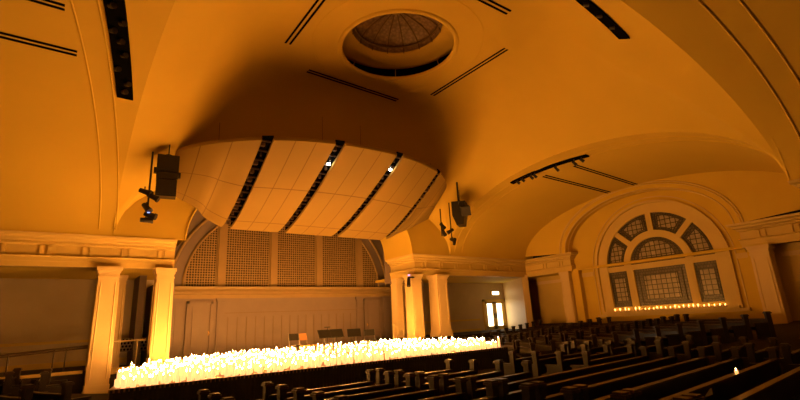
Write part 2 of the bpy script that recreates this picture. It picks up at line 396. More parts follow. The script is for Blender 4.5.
# ------------------------------------------------------------------ east wall with the window
WY, WSP, WZ0 = 8.70, 1.75, .0               # window centre, spring line, sill
XR = XE+.55                                  # recessed wall that holds the window
OEY, OEA, OEB = 9.02, 3.36, 2.02             # big arch in the wall plane, springing from the cornices
def zb(y): return H+(2.72-.09*(XE-X1))*ell((y-CY)/HY)
def oe(u, d=0): return (OEY+(OEA+d)*math.cos(math.pi*u), H-.02+(OEB+d)*math.sin(math.pi*u))
mb = MB()
def wallgrid(u, v):
    ya, za = oe(u); yo = CY+(HY*.999)*math.cos(math.pi*u); zo = max(H-.02, zb(yo)+.05)
    return (XE+.02, ya*(1-v)+yo*v, za*(1-v)+max(zo, za)*v)
mb.grid(wallgrid, 60, 6, smooth=False)
mb.grid(lambda u, v: (XE+.02+(XR-XE-.02)*v, *oe(u)), 60, 3)
def inner(u, v):                              # recessed wall between the big arch and the window
    ya, za = oe(u); yi, zi = WY+2.5*math.cos(math.pi*u), WSP+2.5*math.sin(math.pi*u); return (XR, yi*(1-v)+ya*v, zi*(1-v)+za*v)
mb.grid(inner, 60, 4, smooth=False)
mb.box(XR, XR+.1, WY+2.5, OEY+OEA+.1, -1.4, WSP); mb.box(XR, XR+.1, OEY-OEA-.1, WY-2.5, -1.4, WSP); mb.box(XR, XR+.1, WY-2.5, WY+2.5, -1.4, WZ0-.12)
for sg in (1, -1):                            # filler below the arch springing
    y0_, z0_ = WY+sg*2.5, WSP; y1_, z1_ = OEY+sg*OEA, H-.02
    mb.add([(XR, y0_, z0_), (XR, y1_, z0_), (XR, y1_, z1_)], [(0, 1, 2)])
mb.box(XE+.28, XR+.1, 12.05, 12.42, -1.4, HB); mb.box(XE+.28, XR+.1, 5.3, 5.55, -1.4, HB)
mb.box(21.2, 21.35, 0, 18, -1.4, 2.0)
struct(mb, 'wall_east', M['plaster'])
def ring(mb, R0, R1, x0, x1, cz, m=0, nn=64, zs=1.0, a0=0, a1=math.pi, cy=WY):
    def P(R, a, x): return (x, cy+R*math.cos(a), cz+R*zs*math.sin(a))
    for i in range(nn):
        a, b = a0+(a1-a0)*i/nn, a0+(a1-a0)*(i+1)/nn
        vs = [P(R, t, x) for t in (a, b) for R in (R0, R1) for x in (x0, x1)]
        mb.add(vs, [(0, 1, 3, 2), (4, 6, 7, 5), (0, 4, 5, 1), (2, 3, 7, 6), (0, 2, 6, 4), (1, 5, 7, 3)], m, False)
mb = MB()
def bead(d, x, r):
    pts = [(x, *oe(i/64, d)) for i in range(65)]
    for p, q in zip(pts[:-1], pts[1:]): mb.tube(p, q, r, n=6)
bead(.30, XE+.01, .03); bead(.22, XE+.01, .02); bead(.02, XE+.02, .025); bead(-.01, XE+.25, .02)
ring(mb, 2.50, 2.60, XR-.10, XR+.1, WSP); ring(mb, 2.72, 2.76, XR-.03, XR+.02, WSP)
for sg in (1, -1):
    mb.box(XR-.10, XR+.1, *sorted((WY+sg*2.50, WY+sg*2.60)), WZ0-.1, WSP); mb.box(XR-.03, XR+.02, *sorted((WY+sg*2.72, WY+sg*2.76)), WZ0-.1, WSP)
mb.box(XR-.14, XR+.1, WY-2.8, WY+2.8, WZ0-.22, WZ0-.10)
mb.box(XR-.05, XR, WY+2.76, 12.05, 1.58, 1.76); mb.box(XR-.05, XR, 5.55, WY-2.76, 1.58, 1.76)
struct(mb, 'trim_13', M['trimpaint'])
# window: frame with openings, panes
XG = XR+.12
win = MB()
def bar(y0, z0, y1, z1, wdt, m=0):
    d = Vector((0, y1-y0, z1-z0)); L = d.length; d.normalize(); nrm = Vector((1, 0, 0)).cross(d)
    win.obox((XG-.05, (y0+y1)/2, (z0+z1)/2), (.05, 0, 0), d*(L/2), nrm*wdt/2, m)
ring(win, 2.10, 2.54, XG-.12, XG, WSP); ring(win, 1.08, 1.36, XG-.1, XG, WSP+.02)
win.box(XG-.12, XG, WY+2.08, WY+2.54, WZ0, WSP); win.box(XG-.12, XG, WY-2.54, WY-2.08, WZ0, WSP)
win.box(XG-.11, XG, WY-2.1, WY+2.1, WSP-.12, WSP+.10)
win.box(XG-.12, XG, WY-2.1, WY+2.1, WZ0, WZ0+.16)
for s in (1, -1): win.box(XG-.085, XG, *sorted((WY+s*1.00, WY+s*1.30)), WZ0, WSP)
for a in (45, 90, 135): 
    a = math.radians(a)
    bar(WY+1.33*math.cos(a), WSP+1.33*math.sin(a), WY+2.15*math.cos(a), WSP+2.15*math.sin(a), .22)
for s in (1, -1): pass
win.box(XG-.3, XG-.1, WY-2.52, WY+2.52, WZ0-.10, WZ0, 0)
wino = struct(win, 'window_1', M['trimpaint'])
tag(wino, 'large arched east window with leaded stained glass above a row of small candles', 'window')
def pane(poly):
    cy = sum(p[0] for p in poly)/len(poly); cz = sum(p[1] for p in poly)/len(poly)
    b = MB(); b.add([(XG-.03, y, z) for y, z in poly], [tuple(range(len(poly)))])
    b.add([(XG+.0, y, z) for y, z in poly], [tuple(range(len(poly)))])
    inn = [(cy+(y-cy)*.66, cz+(z-cz)*.66) for y, z in poly]
    b.add([(XG-.04, y, z) for y, z in inn], [tuple(range(len(poly)))], 1)
    # lead came around the light centre
    for s_ in (.66, .84):
        q = [(cy+(y-cy)*s_, cz+(z-cz)*s_) for y, z in poly]
        for (ya, za), (yb_, zb_) in zip(q, q[1:]+q[:1]): b.tube((XG-.045, ya, za), (XG-.045, yb_, zb_), .013, 2, 4)
    o = b.build('pane', [M['glass_border'], M['glass_centre'], M['black']], wino); return o
def sector(a0, a1, r0, r1):
    a0, a1 = math.radians(a0), math.radians(a1)
    return [(WY+r1*math.cos(a0+(a1-a0)*i/10), WSP+r1*math.sin(a0+(a1-a0)*i/10)) for i in range(11)]+[(WY+r0*math.cos(a1+(a0-a1)*i/6), WSP+r0*math.sin(a1+(a0-a1)*i/6)) for i in range(7)]
for a0, a1 in ((3, 41), (49, 86), (94, 131), (139, 177)): pane(sector(a0, a1, 1.36, 2.1))
pane([(WY+1.08*math.cos(math.pi*i/16), WSP+.10+1.0*math.sin(math.pi*i/16)) for i in range(17)])
pane([(WY-1.0, WZ0+.16), (WY+1.0, WZ0+.16), (WY+1.0, WSP-.12), (WY-1.0, WSP-.12)])
for s in (1, -1): pane([(WY+s*1.3, WZ0+.16), (WY+s*2.08, WZ0+.16), (WY+s*2.08, WSP-.12), (WY+s*1.3, WSP-.12)])

# lobby doors and angled wall in the north-east aisle
mb = MB()
x0, x1, z0, z1 = 18.85, 20.35, -.62, .88
mb.box(x0-.12, x0, 17.92, 18, z0, z1+.12); mb.box(x1, x1+.12, 17.92, 18, z0, z1+.12); mb.box(x0-.12, x1+.12, 17.92, 18, z1, z1+.12)
xm = (x0+x1)/2
for a, b in ((x0, xm-.01), (xm+.01, x1)):
    mb.box(a, a+.16, 17.94, 18, z0, z1); mb.box(b-.16, b, 17.94, 18, z0, z1); mb.box(a, b, 17.94, 18, z1-.1, z1); mb.box(a, b, 17.94, 18, z0, z0+.2)
d3 = struct(mb, 'door_3', M['trimpaint'])
for a, b in ((x0, xm-.01), (xm+.01, x1)):
    g = MB(); g.box(a+.16, b-.16, 17.965, 17.99, z0+.2, z1-.1); g.build('glass_pane', M['doorglow'], d3)
    g = MB(); g.box(xm+(-.09 if a == x0 else .05), xm+(-.05 if a == x0 else .09), 17.9, 17.94, .0, .25); g.build('door_handle', M['black'], d3)
es = empty('exit_sign', (19.75, 17.9, 1.22), 'small glowing exit sign on the wall over the lit double doors', 'sign')
b = MB(); b.box(-.30, .30, 0, .09, 0, .24); b.build('housing', M['trimpaint'], es)
b = MB(); b.box(-.27, .27, -.01, 0, .03, .21); b.build('lit_face', M['signglow'], es)
mb = MB(); mb.obox((19.68, 16.5, .3), (.95, 1.50, 0), (.08, -.05, 0), (0, 0, 1.7)); mb.obox((18.85, 15.13, .3), (.12, .19, 0), (.14, -.08, 0), (0, 0, 1.7))
struct(mb, 'wall_northeast', M['colpaint'])
# side aisle east: back wall with little candle niche
mb = MB(); mb.box(20.0, 20.1, 10.5, 15.2, -1.4, HB); mb.box(19.95, 20.0, 10.5, 15.2, HB-.35, HB-.2, 1)
mb.box(19.93, 20.0, 13.05, 13.75, -.12, -.04, 1); mb.box(19.93, 20.0, 13.05, 13.12, -.05, .72, 1); mb.box(19.93, 20.0, 13.68, 13.75, -.05, .72, 1); mb.box(19.93, 20.0, 13.05, 13.75, .68, .76, 1)
mb.box(19.96, 20.0, 13.2, 13.6, .05, .68, 2)
mb.box(19.4, 19.5, 0, 5.4, -1.4, HB); mb.box(19.36, 19.4, 0, 4.75, HB-.4, HB-.25, 1); mb.box(19.36, 19.4, 3.6, 3.7, -1.2, HB-.4, 1)
mb.box(18.9, 19.4, 2.2, 2.35, -1.4, HB)
struct(mb, 'wall_side_aisle', [M['trimpaint'], M['colpaint'], M['glass_border']])

# ------------------------------------------------------------------ columns
def column(x, y, z0, w, label, z1=HB, taper=.93):
    e = empty('column', (x, y, z0), label, 'column')
    h = z1-z0; a = w/2
    b = MB(); b.box(-a*1.14, a*1.14, -a*1.14, a*1.14, 0, .12); b.box(-a*1.07, a*1.07, -a*1.07, a*1.07, .12, .26); b.build('base', M['colpaint'], e)
    b = MB()
    def fr(s, z): return [(-a*s, -a*s, z), (a*s, -a*s, z), (a*s, a*s, z), (-a*s, a*s, z)]
    b.add(fr(1, .26)+fr(taper, h-.30), [(0, 1, 5, 4), (1, 2, 6, 5), (2, 3, 7, 6), (3, 0, 4, 7)])
    for sx, sy in ((0, -1), (-1, 0), (1, 0), (0, 1)):        # raised edge mouldings framing a sunk panel
        for side in (-1, 1):
            ax = Vector((sy, sx, 0)) if sx == 0 else Vector((0, 1, 0))
            t = Vector((1, 0, 0)) if sx == 0 else Vector((0, 1, 0)); nrm = Vector((sx, sy, 0))
            p0 = nrm*(a+.004)+t*side*a*.70+Vector((0, 0, .4)); p1 = nrm*(a*taper+.004)+t*side*a*.70*taper+Vector((0, 0, h-.42))
            b.tube(p0, p1, .018, n=4)
    b.build('shaft', M['colpaint'], e)
    b = MB(); c = a*taper
    for k, (z, s) in enumerate(((-.30, 1.07), (-.25, 1.01), (-.17, 1.12), (-.10, 1.24))):
        zt = (-.25, -.17, -.10, 0)[k]; b.box(-c*s, c*s, -c*s, c*s, h+z, h+zt)
    b.build('capital', M['colpaint'], e)
    return e
column(1.03, 14.98, -1.4, .52, 'cream square column left of the stage, second from the stage opening')
column(2.42, 14.98, -.86, .48, 'brightly lit cream column at the left corner of the stage opening')
column(11.72, 15.05, -.86, .52, 'glowing cream column at the right front corner of the stage opening')
column(13.02, 15.0, -.62, .60, 'cream column right of the stage opening, nearest the lit doors')
column(12.0, 16.6, -.86, .40, 'cream column tucked behind at the back right of the stage opening')
column(XE+.28, 12.66, -.95, .46, 'cream pillar under the cornice end left of the arched window')
column(XE+.30, 5.15, -.95, .56, 'dim cream pillar right of the arched window', taper=.94)
column(1.45, 16.9, -.86, .40, 'pale pillar in the left aisle standing behind the nearer columns')
column(12.75, 16.7, -.86, .40, 'cream pillar in the aisle, behind the two glowing columns right of the stage')
column(X1+.5, Y0-.6, -1.0, .52, 'dark cream column below the nearest cornice corner at far right')

# ------------------------------------------------------------------ stage
ST = -.86
poly = [(.86, 9.80), (11.08, 9.80), (11.12, 10.4), (10.95, 14.6), (11.3, 15.4), (11.7, 16.9), (13.2, 16.9), (13.2, 18.5), (2.9, 18.5), (2.9, 15.5), (2.1, 15.4), (2.1, 14.2), (1.35, 12.4)]
st = empty('stage', (0, 0, FZ), 'low wide stage platform with dark pleated skirt, covered in glowing candles', 'stage')
b = MB(); n = len(poly); z0s, z1s = ST-FZ-.06, ST-FZ
b.add([(x, y, z1s) for x, y in poly]+[(x, y, z0s) for x, y in poly], [tuple(range(n)), tuple(range(n, 2*n))[::-1]]+[(i, n+i, n+(i+1) % n, (i+1) % n) for i in range(n)])
b.build('deck', M['stagewood'], st)
b = MB()
def pleat(p, q, nn):
    p, q = Vector(p), Vector(q); d = (q-p); nr = Vector((d.y, -d.x)).normalized()
    pts = []
    for i in range(nn+1):
        s = i/nn; c = p+d*s+nr*(.012*math.sin(i*1.9)+.01*random.random()-.02); pts.append(c)
    vs = [(c.x, c.y, 0.0) for c in pts]+[(c.x, c.y, z1s-.005) for c in pts]
    b.add(vs, [(i, i+1, nn+2+i, nn+1+i) for i in range(nn)], 0, True)
pleat((.88, 9.78), (11.1, 9.78), 420); pleat((11.1, 9.78), (11.14, 10.4), 24); pleat((11.14, 10.4), (10.97, 14.6), 140); pleat((1.33, 12.4), (.88, 9.78), 90); pleat((2.08, 14.2), (1.33, 12.4), 60)
b.build('skirt', M['skirt'], st)

# ------------------------------------------------------------------ candles
cpoly = [(.89, 9.85), (11.0, 9.87), (11.05, 10.4), (10.85, 14.6), (10.3, 15.4), (3.3, 15.4), (2.85, 14.5), (2.0, 13.9), (1.38, 12.4)]
def inside(x, y, P):
    c = False
    for (xa, ya), (xb, yb) in zip(P, P[1:]+P[:1]):
        if (ya > y) != (yb > y) and x < (xb-xa)*(y-ya)/(yb-ya)+xa: c = not c
    return c
def candle_mesh(r, h, b=None, x=0, y=0, z=0, n=8):
    b = b or MB()
    b.lathe([(r, 0), (r*1.0, h*.9), (r*.92, h), (r*.45, h-.012), (.0005, h-.015)], (x, y, z), n, 0, True)
    b.lathe([(.001, h-.01), (.0085, h+.012), (.006, h+.026), (.001, h+.044)], (x, y, z), 5, 1, True)
    return b
sizes = [(.036, .11), (.040, .15), (.036, .19), (.045, .13), (.040, .23), (.034, .27), (.046, .18)]
protos = [candle_mesh(r, h).build('candle', [M['wax'], M['flame']], loc=(0, 0, -50)) for r, h in sizes]
spots = []
row = 0; y = 9.90; sp = .172
while y < 15.5:
    x = .93+(row % 2)*sp/2
    while x < 11.1:
        px, py = x+random.uniform(-.045, .045), y+random.uniform(-.045, .045)
        clear = ((px-7.2)/1.45)**2+((py-12.5)/1.85)**2 < 1
        if inside(px, py, cpoly) and not clear and random.random() > .08: spots.append((px, py, random.randrange(7)))
        x += sp
    y += sp*.9; row += 1
spots.sort(key=lambda s: math.hypot(s[0], s[1]))
used = set()
for i, (x, y, k) in enumerate(spots[:300]):
    if k not in used: o = protos[k]; used.add(k)
    else: o = protos[k].copy(); COL.objects.link(o)
    o.location = (x*K, y*K, ST*K)
    tag(o, 'ivory candle glowing in the front rows of the candle field on the stage', 'candle', 'candles in the front rows on the stage')
b = MB()
for x, y, k in spots[300:]: candle_mesh(*sizes[k], b, x, y, ST, 6)
tag(b.build('candle', [M['wax'], M['flame']]), 'dense field of ivory candles glowing across the rest of the stage', 'candles', kind='stuff')

# ------------------------------------------------------------------ canopy over the stage
KX, KA, KB, YK = 7.2, 5.2, 3.95, 14.55
def cyf(x): return YK-KB*ell((x-KX)/KA)
def cback(x):
    d = abs(x-KX); k = min(1, max(0, (d-3.75)/.35)); k = k*k*(3-2*k)
    j = min(1, max(0, (d-3.0)/1.3)); j = j*j*(3-2*j); e = min(1, max(0, (d-4.1)/1.1))
    return 15.0-.42*k, 3.25+.48*j+.5*e
def canopy_pt(x, v, up_=0.0):
    yf = cyf(x); yb, zb_ = cback(x); zf = 5.0
    return (x, yf+(yb-yf)*v, zb_+(zf-zb_)*(1-v)**1.35+up_)
can = empty('acoustic_canopy', (KX, 13, 3.9), 'large curved oval acoustic canopy hung over the stage with four dark lighting slots', 'canopy')
def canl(p): return (p[0]-KX, p[1]-13, p[2]-3.9)
slots = [4.12, 6.0, 8.08, 10.3]; HW = .135
edges = [KX-KA*.997]+[e for s_ in slots for e in (s_-HW, s_+HW)]+[KX+KA*.997]
for i in range(0, 10, 2):
    a, c = edges[i], edges[i+1]; nu, nv = 16, 24
    b = MB(); b.grid(lambda u, v: canl(canopy_pt(a+(c-a)*u, v)), nu, nv); b.grid(lambda u, v: canl(canopy_pt(a+(c-a)*u, v, .09)), nu, nv)
    for fn in (lambda t, h: canopy_pt(a, t, .09*h), lambda t, h: canopy_pt(c, t, .09*h), lambda t, h: canopy_pt(a+(c-a)*t, 0, .09*h), lambda t, h: canopy_pt(a+(c-a)*t, 1, .09*h)):
        b.grid(lambda u, v: canl(fn(u, v)), 24, 1, smooth=False)
    pn = b.build('panel', M['canopy'], can)
    b = MB(); nj = 2 if 0 < i < 8 else 2
    for j in range(1, nj+1):
        x = a+(c-a)*j/(nj+1)
        b.grid(lambda u, v: canl(canopy_pt(x-.011+.022*u, v, -.006)), 1, 24)
    for v0 in (.42, .84):
        b.grid(lambda u, v: canl(canopy_pt(a+(c-a)*u, v0+.004*(2*v-1), -.006)), 16, 1)
    b.build('joint', M['joint'], pn)
for k, s_ in enumerate(slots):
    b = MB()
    b.grid(lambda u, v: canl(canopy_pt(s_-HW+2*HW*u, v, .14+.16*min(1, v*6))), 1, 20); 
    for e in (-HW, HW): b.grid(lambda u, v: canl(canopy_pt(s_+e, v, .09+(.05+.16*min(1, v*6))*u)), 1, 20, smooth=False)
    sl = b.build('light_slot', M['blackvoid'], can)
    for j in range(12):
        b = MB(); v = .04+j*.08; p = canl(canopy_pt(s_, v, .12)); b.box(p[0]-HW, p[0]+HW, p[1]-.02, p[1]+.02, p[2]-.02, p[2]+.02)
        q = canl(canopy_pt(s_+random.uniform(-.05, .05), v+.03, .12)); rw = random.uniform(.02, .09); b.box(q[0]-rw, q[0]+rw*.6, q[1]-rw, q[1]+.04, q[2]-.05, q[2]+.05); b.build('spot_fixture', M['rail'], sl)
    if k in (1, 2):
        p = canl(canopy_pt(s_, .17 if k == 1 else .13, .03)); b = MB(); b.lathe([(.001, -.02), (.05, -.015), (.055, .03), (.001, .06)], p, 12); b.build('lamp', M['lamp'], sl)
for x, v in ((3.2, .3), (11.2, .3), (6.5, .5), (8.0, .5), (5.2, .7), (9.3, .7)):
    b = MB(); p = canopy_pt(x, v, .05); b.tube(canl(p), canl((p[0], p[1], zceil(p[0], min(p[1], Y1-.05)) if p[1] < Y1 else p[2]+.3)), .006, n=5); b.build('cable', M['black'], can)

# ------------------------------------------------------------------ linear diffusers and lighting troughs
def surf_strip(b, p, q, w, off=-.015, n=20, m=0, zf=zceil, th=.03):
    p, q = Vector(p), Vector(q); d = (q-p).normalized(); s = Vector((-d.y, d.x))*w/2
    def zz(x, y):
        return flat(x, y, zf(x, y))
    def pt(u, side, h): c = p+(q-p)*u+s*side; return (c.x, c.y, zz(c.x, c.y)+off+h)
    b.grid(lambda u, v: pt(u, 2*v-1, 0), n, 2, m)
    for sd in (-1, 1): b.grid(lambda u, v: pt(u, sd, th*v), n, 1, m)
DG = 'linear slot diffusers round the oculus'
def diffuser(p, q, label, gap=.13, w=.055):
    e = empty('slot_diffuser', (0, 0, 0), label, 'vent')
    p, q = Vector(p), Vector(q); d = (q-p).normalized(); s = Vector((-d.y, d.x))*gap/2
    for sg in (-1, 1):
        b = MB(); surf_strip(b, p+s*sg, q+s*sg, w); b.build('slot', M['blackvoid'], e)
diffuser((4.30, 7.3), (4.33, 10.6), 'double slot vent in the ceiling just left of the round skylight')
diffuser((5.4, 11.6), (8.92, 11.76), 'double slot vent in the ceiling between the skylight and the canopy')
diffuser((9.77, 10.83), (9.84, 7.50), 'double slot vent slanting below right of the round skylight')
diffuser((5.3, 6.4), (8.62, 6.35), 'double slot vent at the top edge of the view, right of the skylight')
diffuser((14.75, 10.25), (18.62, 9.82), 'lower left of two slot vents above the arched window')
diffuser((14.95, 9.0), (18.62, 8.66), 'upper right of two slot vents above the arched window')
diffuser((-4, 9.9), (-.26, 9.9), 'long double slot vent at the left edge of the ceiling')
diffuser((-4, 8.53), (-.48, 8.53), 'short looking double slot vent in the top left corner of the ceiling')
def trough(fn, nseg, label, fixtures, glow=False):
    e = empty('lighting_trough', (0, 0, 0), label, 'lighting track')
    b = MB(); b.grid(lambda u, v: fn(u, v, -.02), nseg, 1, smooth=False)
    for vv in (0, 1): b.grid(lambda u, v: fn(u, vv, -.05+.08*v), nseg, 1, smooth=False)
    for uu in (0, 1): b.grid(lambda u, v: fn(uu, u, -.05+.08*v), 1, 1, smooth=False)
    b.build('housing', M['blackvoid'], e)
    for u, v, L in fixtures:
        p = Vector(fn(u, v, -.03)); b = MB(); b.tube(p, p+Vector((0, 0, -L*.4)), .02, n=6)
        b.tube(p+Vector((-.03, .05, -L*.35)), p+Vector((.03, -.05, -L)), .045, n=8, r2=.06); b.build('spotlight', M['black'], e)
def w_tr(u, v, h): y = 11.05-5.5*u; x = .53-.16*(11.05-y)+v*.32; return (x, y, zceil(min(x, 5), y)+h)
def e_tr(u, v, h): y = 11.26-3.12*u; x = 13.93+.13*(11.26-y)+.20*v; return (x, y, zceil(x, y)+h)
def s_tr(u, v, h): x = 10.14-5*u; y = 4.2+.25*v; return (x, y, zceil(x, y)+h)
trough(w_tr, 24, 'broad black lighting trough in the ceiling at upper left, holding small spotlights', [(.05+.075*i+.02*math.sin(i*5), .5+.3*math.sin(i*2.3), .05) for i in range(12)])
trough(e_tr, 16, 'thin black lighting trough above right with spotlights hanging from it', [(.10, .3, .17), (.17, .3, .17), (.29, .3, .22), (.33, .5, .2), (.62, .4, .26), (.84, .4, .24), (.93, .4, .18)])
trough(s_tr, 20, 'short black lighting trough at the upper edge of the view, left of the dark arch', [(.1+.1*i, .5, .04) for i in range(8)])

# ------------------------------------------------------------------ hanging speakers and spotlights
def vfix(b, p, d, L=.2, r=.06):
    p, d = Vector(p), Vector(d).normalized(); b.tube(p-d*L*.5, p+d*L*.5, r*.8, n=10, r2=r); b.tube(p+d*L*.5, p+d*(L*.5+.04), r*1.15, n=10)
    b.box(p.x-.015, p.x+.015, p.y-.015, p.y+.015, p.z, p.z+.13)
sp1 = empty('hanging_loudspeaker', (2.0, 13.2, 4.15), 'tall black loudspeaker cluster hanging left of the canopy', 'loudspeaker', rz=math.radians(-8))
b = MB(); b.box(-.27, .27, -.16, .18, .12, .60); b.box(-.26, .26, -.17, .18, -.08, .10); b.box(-.25, .25, -.16, .18, -.56, -.10); b.build('cabinet', M['black'], sp1)
b = MB()
for x in (-.17, 0, .17): b = MB(); b.box(x-.07, x+.07, -.19, -.16, -.52, -.14); b.build('horn', M['grille'], sp1)
b = MB(); b.box(-.22, .22, -.19, -.16, .16, .56); b.build('grille', M['grille'], sp1)
b = MB(); b.tube((0, 0, .6), (0, 0, 1.6), .018); b.tube((-.2, 0, .6), (0, 0, .68), .01); b.tube((.2, 0, .6), (0, 0, .68), .01); b.build('hanging_rod', M['black'], sp1)
for x0_, z0_ in ((-.33, .1), (.27, 0)): b = MB(); b.box(x0_, x0_+.06, -.06, .06, z0_, z0_+.15); b.build('bracket', M['black'], sp1)
sp2 = empty('hanging_loudspeaker', (12.65, 12.9, 4.08), 'black wedge loudspeaker hanging right of the canopy', 'loudspeaker', rz=math.radians(35)); sp2.scale = (1.25, 1.25, 1.22)
b = MB()
pr = [(-.22, .40), (.22, .42), (.22, -.05), (.10, -.38), (-.12, -.38), (-.2, .0)]
b.add([(-.22, o, z) for o, z in pr]+[(.22, o, z) for o, z in pr], [tuple(range(6)), tuple(range(6, 12))[::-1]]+[(i, 6+i, 6+(i+1) % 6, (i+1) % 6) for i in range(6)]); b.build('cabinet', M['black'], sp2)
b = MB(); b.obox((-.28, -.22, .05), (.12, .05, .06), (0, .14, 0), (-.05, 0, .14)); b.tube((-.2, 0, .3), (-.45, -.1, .35), .02); b.build('horn', M['grille'], sp2)
b = MB(); b.tube((-.12, 0, .4), (-.12, 0, 1.15), .03); b.build('bracket', M['black'], sp2)
b = MB(); b.tube((.12, 0, .4), (.12, 0, 1.3), .008); b.build('cable', M['black'], sp2)
def light_pole(loc, h, fx, label, blue=False):
    e = empty('spotlight_pole', loc, label, 'spotlight')
    b = MB(); b.tube((0, 0, 0), (0, 0, h), .024); b.build('pole', M['black'], e)
    for p, d in fx:
        b = MB(); vfix(b, p, d, .24, .075); o = b.build('spotlight', M['black'], e)
    if blue:
        b = MB(); b.lathe([(.001, 0), (.03, 0), (.03, .02), (.001, .02)], (.02, -.09, .06), 8); b.build('lens', M['bluelamp'], o)
light_pole((1.52, 12.5, 2.87), 1.7, [((-.10, 0, .62), (.6, -.3, -.25)), ((.08, -.04, .5), (.8, -.3, -.45)), ((-.03, 0, .22), (.3, -.4, -.5)), ((.05, -.05, .02), (.4, -.2, -.15)), ((-.02, 0, -.1), (.9, 0, .05))], 'black pole with stacked stage spotlights hanging below the left loudspeaker', True)
light_pole((11.85, 13.2, 3.2), 1.1, [((.05, 0, .42), (.7, .2, -.4)), ((.1, 0, .16), (.6, .3, -.5))], 'left one of two short black spotlight poles right of the canopy')
light_pole((12.45, 13.3, 3.05), 1.6, [((-.02, 0, .42), (-.6, .3, -.4)), ((.03, 0, .06), (.7, .2, -.1)), ((.12, 0, -.03), (.2, .1, .5))], 'right one of two black spotlight poles right of the canopy')
e = empty('wall_spotlight', (11.25, 14.72, 1.75), 'small black spotlight clamped on the column under the cornice, glowing faint purple', 'spotlight')
b = MB(); b.tube((.02, .02, -.02), (-.10, -.1, -.36), .06, n=10, r2=.085); b.build('housing', M['black'], e)
b = MB(); b.box(-.02, .28, -.02, .04, -.02, .02); b.build('clamp', M['black'], e)
b = MB(); b.lathe([(.001, 0), (.05, 0), (.05, .05), (.001, .05)], (.0, -.02, .06), 10)
b.build('lens', mat('purple_lens', (.5, .3, .6), .4, emit=(.7, .3, .8), es=.8), e)
b = MB(); b.box(0, .28, 0, .03, 0, .22)
for k in range(4): b.box(.02, .26, -.01, 0, .03+.045*k, .05+.045*k, 1)
o = b.build('air_vent', [M['trimpaint'], M['joint']], loc=(11.12, 15.9, 3.5)); o.rotation_euler = (0, math.radians(-62), math.radians(90))
tag(o, 'small louvred vent in the arch soffit right above the stage columns', 'vent')

# ------------------------------------------------------------------ sill candles
NTH = ['first', 'second', 'third', 'fourth', 'fifth', 'sixth', 'seventh', 'eighth', 'ninth', 'tenth', 'eleventh', 'twelfth']
SC = [10.72, 10.5, 10.27, 10.13, 9.84, 9.68, 9.45, 9.3, 9.12, 8.98, 8.83, 8.66, 8.48, 8.31, 8.17, 8.0, 7.82, 7.66, 7.50, 7.30, 7.14, 6.96, 6.79, 6.62]
M['sillflame'] = mat('small_candle_flame', (1, .8, .4), .5, emit=(1, .41, .07), es=16)
cp = candle_mesh(.018, .035); first = None
for i, y in enumerate(SC):
    if first is None: o = first = cp.build('candle', [M['wax'], M['sillflame']])
    else: o = first.copy(); COL.objects.link(o)
    o.scale = (1, 1, .8+.9*random.random()); o.location = ((XR-.08)*K, y*K, (WZ0)*K)
    tag(o, 'small lit candle on the arched window sill, %s from the left' % (NTH[i] if i < 12 else NTH[24-i-1].replace('first', 'last')+' counting back'), 'candle', 'candles on the window sill')
    if i >= 12: o['label'] = 'small lit candle on the arched window sill, %s from the right' % NTH[23-i]
for k, y in enumerate((13.25, 13.4, 13.57)):
    o = first.copy(); COL.objects.link(o); o.location = (19.955*K, y*K, -.04*K)
    tag(o, '%s of three candles on the ledge of the little side window' % ('rightmost', 'middle', 'leftmost')[k], 'candle', 'candles on the little side window ledge')

# ------------------------------------------------------------------ pews
pn = 0
PH = .47                                      # back height above floor
def pew(pts, nrm, zf, label, h=PH, arm=.0, ends=(True, True)):
    """pts along the pew back, nrm pointing behind the sitters"""
    p0 = Vector(pts[0]); zs = [zf(x, y) for x, y in pts]; z0 = max(zs[0], zs[-1]); z0 = sum(zs)/len(zs)
    e = empty('pew', (p0.x, p0.y, z0), label, 'pew')
    path = [((x-p0.x, y-p0.y, 0), n_) for (x, y), n_ in zip(pts, nrm)]
    MB().sweep([(-.05, .16), (-.02, .16), (.035, h-.03), (.005, h-.03)], path).build('backrest', M['pew'], e)
    MB().sweep([(-.02, h-.03), (.055, h-.03), (.06, h), (-.03, h)], path).build('top_rail', M['pewtop'], e)
    MB().sweep([(-.36, .25), (-.05, .24), (-.05, .27), (-.36, .285)], path).build('seat', M['pew'], e)
    for k in (0, -1):
        if not ends[k]: continue
        (q, n_) = path[k]; q = Vector(q); nv = Vector((n_[0], n_[1], 0)); t = Vector((-nv.y, nv.x, 0)); zz = Vector((0, 0, 1))
        b = MB(); b.obox(q-nv*.17+zz*.17, nv*.20, t*.03, zz*.17); b.obox(q-nv*.02+zz*.30, nv*.055, t*.05, zz*.30)
        b.obox(q-nv*.24+zz*.36, nv*.16, t*.04, zz*.018)
        pe = b.build('pew_end', M['pew'], e)
        b = MB(); b.obox(q-nv*.02+zz*.615, nv*.075, t*.07, zz*.015); b.obox(q-nv*.02+zz*.64, nv*.06, t*.055, zz*.012); b.build('post_cap', M['pewtop'], pe)
    return e
ORD = ['first', 'second', 'third', 'fourth', 'fifth', 'sixth', 'seventh', 'eighth', 'ninth', 'tenth', 'eleventh', 'twelfth']
def xl(k): return 6.40+.11*k
rows = 10
